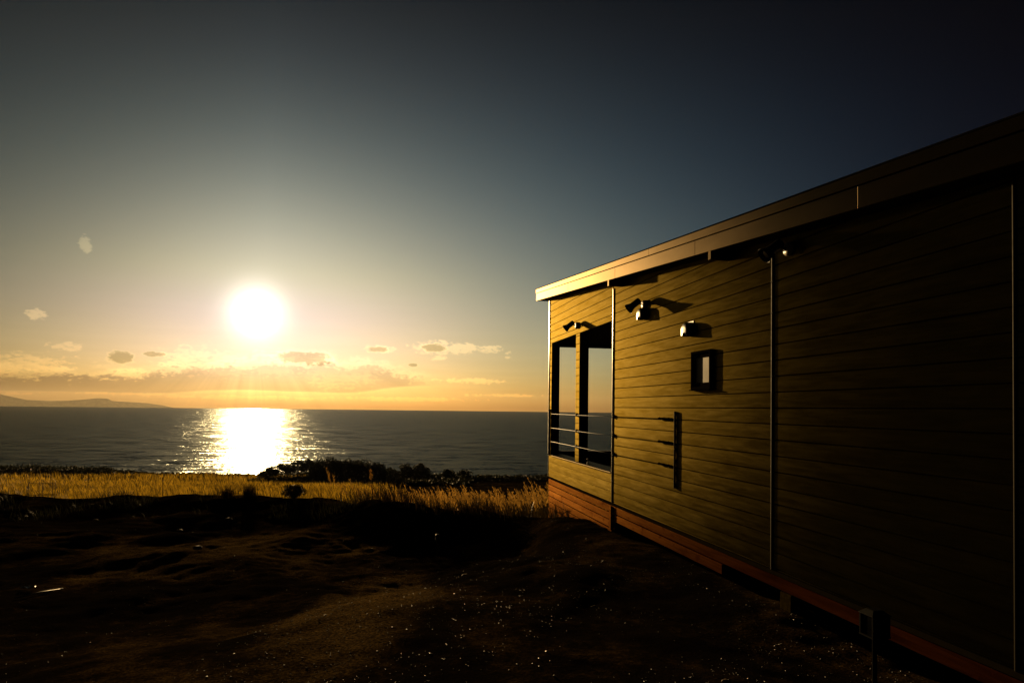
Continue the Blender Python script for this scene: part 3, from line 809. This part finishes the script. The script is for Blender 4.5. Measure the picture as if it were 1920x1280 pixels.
def plume(px, py, pz, ph, pw, k=18, la=WIND, lean=.35):
    """feathery head: k narrow drooping hairs fanning off the stem tip; arrays of n heads"""
    n = len(px)
    P = np.repeat(np.stack([px, py, pz], -1), k, 0)
    H = np.repeat(ph, k); W = np.repeat(pw, k)
    f = np.tile(np.linspace(0, 1, k), n)+rng.uniform(-.05, .05, n*k)
    a = rng.normal(la, 1.1, n*k)
    bx = P[:, 0]+np.cos(la)*lean*H*f*f; by = P[:, 1]+np.sin(la)*lean*H*f*f; bz = P[:, 2]+H*f*.85
    L = H*rng.uniform(.28, .5, n*k)*(1-.45*f)
    wd = W*rng.uniform(.5, 1.0, n*k)
    V = np.empty((n*k, 4, 3))
    dx, dy = np.cos(a)*L*.38, np.sin(a)*L*.38
    dz = L*rng.uniform(.45, .95, n*k)
    rx, ry = -np.sin(a+1.2)*wd, np.cos(a+1.2)*wd
    V[:, 0] = np.stack([bx, by, bz], -1)
    V[:, 1] = np.stack([bx+dx*.5+rx, by+dy*.5+ry, bz+dz*.55], -1)
    V[:, 2] = np.stack([bx+dx, by+dy, bz+dz*.8], -1)
    V[:, 3] = np.stack([bx+dx*.5-rx, by+dy*.5-ry, bz+dz*.55], -1)
    return V.reshape(-1, 3), (np.arange(n*k)*4)[:, None]+np.array([[0, 1, 2, 3]])
def pampas():
    # band of tall grass from the middle of the view to the house corner
    n = 800
    x = rng.uniform(-4.6, 3.6, n); y = 17.2+rng.uniform(0, 1, n)**1.2*8+.35*np.abs(x-0)*0
    d = sst(-4.6, -3.0, x)
    k = rng.uniform(0, 1, n) < .25+.75*d
    x, y = x[k], y[k]; n = len(x)
    z = height(x, y)
    top = np.interp(x/y*20, [-5.2, -4.2, -3, -1, 0, 1, 2.2], [-1.02, -.78, -.70, -.72, -.85, -.62, -.62])  # crest line of the stand at 20 m
    h = (1.7+(top-1.7)*y/20)-z
    h = np.maximum(.5, h*rng.uniform(.74, 1.04, n)+(vnoise(x, y, .9, 2, 41))*.35-.05)
    la = rng.normal(WIND, .35, n); le = rng.uniform(.10, .28, n)
    st = blades(n, x, y, z, h, np.full(n, .012), le, az_w=la)
    tx, ty, tz = x+np.cos(la)*le*h*.86, y+np.sin(la)*le*h*.86, z+h*.80
    return st, (tx, ty, tz, n)
st, (tx, ty, tz, n_) = pampas()
nb = 20000  # undergrowth blades; their dark colour stands in for shade low in the stand
bx = rng.uniform(-4.7, 3.6, nb); by = rng.uniform(13.8, 25, nb)
kk = (rng.uniform(0, 1, nb) < .05+.95*sst(-4.5, -3.0, bx)) & (by > 14.0+2.2*sst(-1.5, -4.5, bx)+1.0*sst(1.0, 2.0, bx))
bx, by = bx[kk], by[kk]
bz = height(bx, by)
bh = rng.uniform(.5, 1.25, len(bx))*(.7+.5*(vnoise(bx, by, .8, 2, 44)+.5))
bh = np.where(by < 17.2, bh*(.30+.25*np.clip((by-14)/3.2, 0, 1)), bh)
grass_obj('tall_grass', [st, blades(len(bx), bx, by, bz, bh, rng.uniform(.008, .02, len(bx)), rng.uniform(.2, .8, len(bx)), az_w=rng.normal(WIND, .8, len(bx)))], M_BLADE, 'stand of tall grass, blades coloured dark for its shaded base, at the foot of the slope beside the house')
pv, pf = plume(tx, ty, tz, rng.uniform(.26, .50, n_), rng.uniform(.010, .020, n_), 22)
tag(mesh_fast('grass_plumes', pv, pf, M_PLUME), 'feathery golden plumes topping the tall grass beside the house', None, None, 'stuff')
# lone tall plume and darker tufts, each a thing
def pampas_plant(x, y, top, label):
    g = hz(x, y)-.02
    t = thing('pampas_grass', (x, y, g), label, 'pampas grass')
    h = top-g
    m = MB(); m.tube([(0, 0, 0), (.01, 0, h*.5), (-.04, 0, h*.82)], [.006, .005, .003], 6); m.build('stem', M_BLADE, t)
    V, F = plume(np.array([-.035]), np.array([0.0]), np.array([h*.80]), np.array([h*.20+.04]), np.array([.03]), 70, lean=.15)
    mesh_fast('plume', V, F, M_PLUME, parent=t)
    V, q, tr = blades(14, rng.normal(0, .03, 14), rng.normal(0, .03, 14), np.zeros(14), rng.uniform(.2, .5, 14), np.full(14, .01), rng.uniform(.3, .9, 14))
    mesh_fast('leaves', V, [q, tr], M_BLADE, parent=t)
pampas_plant(-3.43, 17.0, .10, 'lone tall golden plume standing above the rest of the grass')
pampas_plant(-4.05, 20.3, -.62, 'shorter leaning golden plume left of the thin post')
def tuft(x, y, h, r, n, label, name='grass_tuft', m=None):
    g = hz(x, y)-.02
    t = thing(name, (x, y, g), label, 'grass tuft' if name == 'grass_tuft' else 'plant', None)
    V, q, tr = blades(n, rng.normal(0, r*.35, n), rng.normal(0, r*.35, n), np.zeros(n), rng.uniform(.5, 1, n)*h, rng.uniform(.006, .014, n), rng.uniform(.1, .7, n))
    mesh_fast('blades', V, [q, tr], m or M_BLADE, parent=t)
tuft(-7.05, 17.0, .42, .30, 260, 'dark grass tuft on the plateau edge, left of two side by side')
tuft(-6.55, 17.1, .46, .26, 260, 'dark grass tuft on the plateau edge, right of two side by side')

def leaf_cloud(centers, radii, n, size, flat=.8):
    """n small leaf quads scattered through soft lobes"""
    k = rng.integers(0, len(centers), n)
    d = rng.normal(0, 1, (n, 3)); d /= np.linalg.norm(d, axis=1)[:, None]
    r = rng.uniform(.35, 1.0, n)**.6
    P = centers[k]+d*radii[k][:, None]*r[:, None]*np.array([1, 1, flat])
    a = rng.normal(0, 1, (n, 3)); a /= np.linalg.norm(a, axis=1)[:, None]
    b = np.cross(a, rng.normal(0, 1, (n, 3))); b /= np.linalg.norm(b, axis=1)[:, None]
    s1 = (size*rng.uniform(.5, 1.2, n))[:, None]; s2 = s1*.5
    V = np.stack([P-a*s1, P-b*s2, P+a*s1, P+b*s2], 1).reshape(-1, 3)
    return V, (np.arange(n)*4)[:, None]+np.array([[0, 1, 2, 3]])
# small bush on the plateau edge
def bush(x, y, h, w, label, n=2200, size=.026):
    g = hz(x, y)-.03
    t = thing('shrub', (x, y, g), label, 'shrub')
    m = MB()
    for k in range(7):
        a = k*.9; m.tube([(0, 0, 0), (COS(a)*w*.15, SIN(a)*w*.15, h*.35), (COS(a)*w*.35, SIN(a)*w*.35, h*.75)], [.012*h/.4, .008*h/.4, .003*h/.4], 5)
    m.build('stems', M_BARK, t)
    cs = np.array([[rng.normal(0, w*.22), rng.normal(0, w*.22), h*rng.uniform(.35, .8)] for _ in range(16)])
    V, F = leaf_cloud(cs, np.full(16, w*.27), n, size)
    mesh_fast('foliage', V, F, M_LEAF, parent=t)
def edge_grass():
    n = 26000
    x = rng.uniform(-19, -2.5, n); y = rng.uniform(14.6, 21.5, n)
    k = vnoise(x, y, .9, 3, 61)+.5 > rng.uniform(.42, .72, n)+np.abs(y-18)*.02
    x, y = x[k], y[k]
    return [blades(len(x), x, y, height(x, y)-.01, rng.uniform(.06, .26, len(x)), rng.uniform(.006, .012, len(x)), rng.uniform(.2, .9, len(x)), az_w=rng.normal(WIND, 1.1, len(x)))]
grass_obj('edge_grass', edge_grass(), M_LEAF, 'sparse short grass breaking the rim of the dark plateau', None)
bush(-5.45, 17.2, .50, .42, 'small round dark bush on the plateau edge against the golden field')

# trees on the coast
def tree(x, y, top, w, label, lobes=22, n=2400, size=.20, trunks=1, name='coast_tree', grp='windswept trees along the coast', base=.36):
    g = hz(x, y)-.15; h = top-g
    t = thing(name, (x, y, g), label, 'tree', grp)
    m = MB(); tips = []
    for q in range(trunks):
        ox = rng.normal(0, .35)*(trunks > 1)
        l = rng.normal(.05*h, .06*h)
        p1 = Vector((ox+l*.4, rng.normal(0, .1), h*.30)); p2 = Vector((ox+l, rng.normal(0, .2), h*.58))
        m.tube([(ox, 0, 0), p1, p2], [.13, .10, .05], 7)
        for k in range(5):
            a = k*1.26+rng.uniform(-.4, .4); s0 = p1.lerp(p2, k/5+.1)
            e = s0+Vector((COS(a)*w*.32, SIN(a)*w*.3, h*rng.uniform(.14, .32)))
            m.tube([s0, s0.lerp(e, .5)+Vector((0, 0, .05)), e], [.05, .035, .012], 5); tips.append(e)
    m.build('trunk', M_BARK, t)
    cs = []
    for k in range(lobes):
        a = rng.uniform(0, 2*math.pi); rr_ = math.sqrt(rng.uniform(0, 1))*w*.46
        fz = base+.12+(.80-base)*rng.uniform(0, 1)*(1-(rr_/(w*.52))**2)
        cs.append([COS(a)*rr_, SIN(a)*rr_, h*fz])
    cs = np.array(cs+[list(e) for e in tips[:6]])
    V, F = leaf_cloud(cs, rng.uniform(.16, .25, len(cs))*w, n, size, .75)
    mesh_fast('crown', V, F, M_LEAF, parent=t)
TR = [(-48.6, 139, -10.7, 2.6, 'leftmost coast tree, low and thin enough for glitter to show through'),
      (-46.4, 140, -9.8, 3.2, 'second tree from the left of the coast wood, gaps of glitter between its branches'),
      (-43.9, 141, -9.4, 3.3, 'third tree from the left in the coast wood'),
      (-41.3, 140, -9.0, 3.5, 'fourth tree from the left, on the rise of the coast wood'),
      (-38.6, 141, -8.35, 4.2, 'tallest tree at the crest of the coast wood'),
      (-35.8, 140, -8.55, 4.0, 'broad tree just right of the crest of the coast wood'),
      (-33.0, 141, -8.8, 3.8, 'dense tree in the right middle of the coast wood'),
      (-30.3, 140, -8.9, 3.9, 'third tree from the right end of the coast wood'),
      (-27.7, 141, -9.7, 3.6, 'second tree from the right end of the coast wood'),
      (-25.3, 140, -10.9, 3.2, 'low tree closing the right end of the coast wood'),
      (-50.9, 141, -11.9, 2.2, 'tiny bush-like tree left of the coast wood, rimmed with sunlight')]
for k, (x, y, h, w, lab) in enumerate(TR):
    dense = k >= 4 and k < 10
    tree(x, y, h, w*(1.4 if dense else 1.12), lab, 30 if dense else 20, 7000 if dense else 2600, .17, 2 if dense else 1, base=.15 if dense else .34)
tree(-22.6, 148, -10.2, 3.6, 'round dark tree, left of the pair right of the coast wood', 26, 4000, .18, 2, base=.1)
tree(-19.6, 149, -10.3, 3.8, 'round dark tree, right of the pair right of the coast wood', 26, 4000, .18, 2, base=.1)
tree(-13.9, 150, -11.6, 3.0, 'low round tree left of two small ones near the tall grass', 20, 2400, .17, 2, base=.1)
tree(-10.6, 151, -11.9, 3.2, 'low round tree right of two small ones near the tall grass', 20, 2400, .17, 2, base=.1)
# unbroken scrub along the coast and in front of the wood
def scrub():
    n = 1300
    x = rng.uniform(-150, 22, n); y = 151+vnoise(x, x*0, .03, 3, 12)*10+rng.uniform(-3, 4, n)
    r = rng.uniform(.45, .95, n)
    mid = sst(-95, -80, x)*sst(-46, -54, x)
    r = r*(1-.55*mid)*(1+.75*sst(-84, -90, x))
    c1 = np.stack([x, y, height(x, y)+r*.55], -1)
    n2 = 420
    x2 = rng.uniform(-51, -8, n2); y2 = rng.uniform(130, 142, n2)-sst(-30, -46, x2)*0
    r2 = rng.uniform(.4, .8, n2)*(1+.7*sst(-44, -38, x2)*sst(-24, -28, x2))
    c2 = np.stack([x2, y2, height(x2, y2)+r2*.5], -1)
    cs = np.concatenate([c1, c2]); rs = np.concatenate([r, r2])
    V, F = leaf_cloud(cs, rs, 100000, .24, .8)
    tag(mesh_fast('coastal_scrub', V, F, M_LEAF), 'dark unbroken scrub lining the coast above the sea', None, None, 'stuff')
scrub()

# ------------------------------------------------------------------ things on the ground
# metal frame at the far left
gx, gy = -16.9, 24.0
t = thing('metal_rack', (gx, gy, hz(gx, gy)), 'thin dark metal frame of upright posts and rails standing in the golden field', 'frame')
g = hz(gx, gy); hh = -1.10-g
for k, xx in enumerate((0, .13, .49, .70, .84)):
    m = MB(); yy = .35 if k in (1, 3) else 0
    m.tube([(xx, yy, -.1), (xx, yy, hh)], .011, 6); m.build('post', M_WOODP, t)
for z in (hh-.03, hh*.74):
    m = MB(); m.tube([(0, 0, z), (.84, 0, z)], .010, 6); m.tube([(.13, .35, z-.01), (.70, .35, z-.01)], .009, 6); m.build('rail', M_WOODP, t)
def stake(x, y, top, r, label):
    g = hz(x, y)-.05; t = thing('stake', (x, y, g), label, 'stake')
    m = MB(); m.tube([(0, 0, 0), (.01, 0, (top-g)*.5), (0, 0, top-g)], [r, r, r*.8], 7); m.build('pole', M_WOODP, t)
    m = MB(); m.lathe((0, 0, top-g-.03), (0, 0, 1), [(0, r*1.25), (.03, r*1.3), (.034, r*.6)], 8); m.build('pole_cap', M_WOODP, t)
stake(-9.72, 19.1, -.34, .010, 'thin dark stake upright in the golden grass left of the sun glitter')
stake(-4.02, 19.0, -.60, .018, 'short dark post at the left end of the tall grass')
# pale stick and a scrap of foil
def lay(name, pts, r, m, label, cat):
    P = [Vector((x, y, hz(x, y)+r+.01)) for x, y in pts]
    t = thing(name, P[0], label, cat)
    mb = MB(); mb.tube([p-P[0] for p in P], r, 8); o = mb.build('shaft', m, t)
    mb = MB(); mb.lathe(P[-1]-P[0], P[-1]-P[-2], [(-.03, r*1.25), (.02, r*1.25)], 8); mb.build('end_sleeve', m, t)
lay('plastic_pipe', [(-5.72, 7.95), (-5.67, 8.3), (-5.62, 8.62)], .009, M_STICK, 'thin pale pipe lying on the dark ground at far left', 'pipe')
def scrap(x, y, s, label):
    z = hz(x, y)+.015
    m = MB(); vs = []; fs = []
    for i in range(5):
        for j in range(3):
            vs.append((i*.04*s-.08*s, j*.04*s-.04*s, .02*s*SIN(i*1.9+j*2.3)+.014*s))
    for i in range(4):
        for j in range(2): fs.append((i*3+j, i*3+j+3, i*3+j+4, i*3+j+1))
    m.add(vs, fs)
    o = m.build('foil_scrap', M_STEEL); o.location = (x, y, z); o.rotation_euler = (0, 0, .4)
    md = o.modifiers.new('thickness', 'SOLIDIFY'); md.thickness = .0015
    tag(o, label, 'litter')
scrap(-5.92, 8.45, .9, 'crumpled scrap of foil glinting beside the pale pipe')
# gravel: glinting pebbles over the near ground
def gravel():
    n = 20000
    ico = np.array([[0, 0, 1], [.9, 0, .3], [.25, .85, .35], [-.75, .5, .3], [-.7, -.55, .35], [.3, -.85, .3], [0, 0, -.6]])
    fc = np.array([[0, 1, 2], [0, 2, 3], [0, 3, 4], [0, 4, 5], [0, 5, 1], [6, 2, 1], [6, 3, 2], [6, 4, 3], [6, 5, 4], [6, 1, 5]])
    y = 2.6+rng.uniform(0, 1, n)**1.5*13; x = rng.uniform(-1, 1, n)*(y*.8)+0
    v = x*COS(HA)+y*SIN(HA)
    dens = np.where(x > -2.2, 1.0, .22)*np.clip(.55+3.2*vnoise(x, y, 1.1, 3, 71), .08, 1)
    k = (v < WV+.8) & (rng.uniform(0, 1, n) < dens)
    x, y = x[k], y[k]; n = len(x)
    z = height(x, y)
    s = rng.lognormal(math.log(.0038), .5, n)
    a = rng.uniform(0, 2*np.pi, n)
    base = ico[None]*rng.uniform(.6, 1.25, (n, 7, 3))*s[:, None, None]*np.array([1.2, 1, .75])
    ca, sa = np.cos(a)[:, None], np.sin(a)[:, None]
    V = np.empty_like(base)
    V[..., 0] = base[..., 0]*ca-base[..., 1]*sa+x[:, None]; V[..., 1] = base[..., 0]*sa+base[..., 1]*ca+y[:, None]; V[..., 2] = base[..., 2]+z[:, None]+s[:, None]*.25
    F = (np.arange(n)*7)[:, None, None]+fc[None]
    tag(mesh_fast('gravel', V.reshape(-1, 3), F.reshape(-1, 3), M_STONE), 'loose glinting gravel scattered over the dark ground', None, None, 'stuff')
gravel()
def rock(x, y, s, label):
    z = hz(x, y)
    n, mm = 12, 8; vs = []; fs = []
    for j in range(1, mm):
        ph = math.pi*j/mm
        for i in range(n):
            th = 2*math.pi*i/n
            r = s*(1+.25*float(vnoise(COS(th)*1.7+x, SIN(th)*1.7+j*.7+y, 1.3, 2, 50)*2))
            vs.append((r*SIN(ph)*COS(th)*1.4, r*SIN(ph)*SIN(th), r*COS(ph)*.7))
    for j in range(mm-2):
        for i in range(n): fs.append((j*n+i, j*n+(i+1) % n, (j+1)*n+(i+1) % n, (j+1)*n+i))
    fs = [f[::-1] for f in fs]
    fs.append(tuple(range(n))); fs.append(tuple(range((mm-2)*n, (mm-1)*n))[::-1])
    m = MB(); m.add(vs, fs, True); o = m.build('rock', M_CLOD); o.location = (x, y, z+s*.2)
    tag(o, label, 'rock', 'lumps of earth on the ground')
rock(-6.0, 14.6, .06, 'brown lump of earth below the paired grass tufts')
rock(-6.7, 13.9, .045, 'smaller brown lump just left of the lump below the tufts')
rock(-5.1, 11.2, .055, 'brown lump of earth in the middle of the rutted ground')
rock(-9.2, 15.2, .045, 'brown lump of earth near the far left plateau edge')
rock(-.6, 9.2, .035, 'small lump on the lit ridge of the gravel bank')
rock(1.45, 4.6, .022, 'orange brown stone on the gravel near the picture bottom right of centre')

# ------------------------------------------------------------------ haze over the sea
def make_haze():
    m = bpy.data.materials.new('haze_air'); m.use_nodes = True; t = m.node_tree
    t.nodes.remove(t.nodes['Principled BSDF'])
    v = t.nodes.new('ShaderNodeVolumePrincipled')
    v.inputs['Color'].default_value = (.95, .90, .74, 1); v.inputs['Density'].default_value = HAZE; v.inputs['Anisotropy'].default_value = .55
    t.links.new(v.outputs[0], t.nodes['Material Output'].inputs['Volume'])
    b = MB(); b.box(-19500, 19500, -19500, 19500, -130, 330); o = b.build('haze', m)
    tag(o, None, None, None, 'stuff')
HAZE = 0.9e-5
make_haze()
sc.cycles.volume_bounces = 0
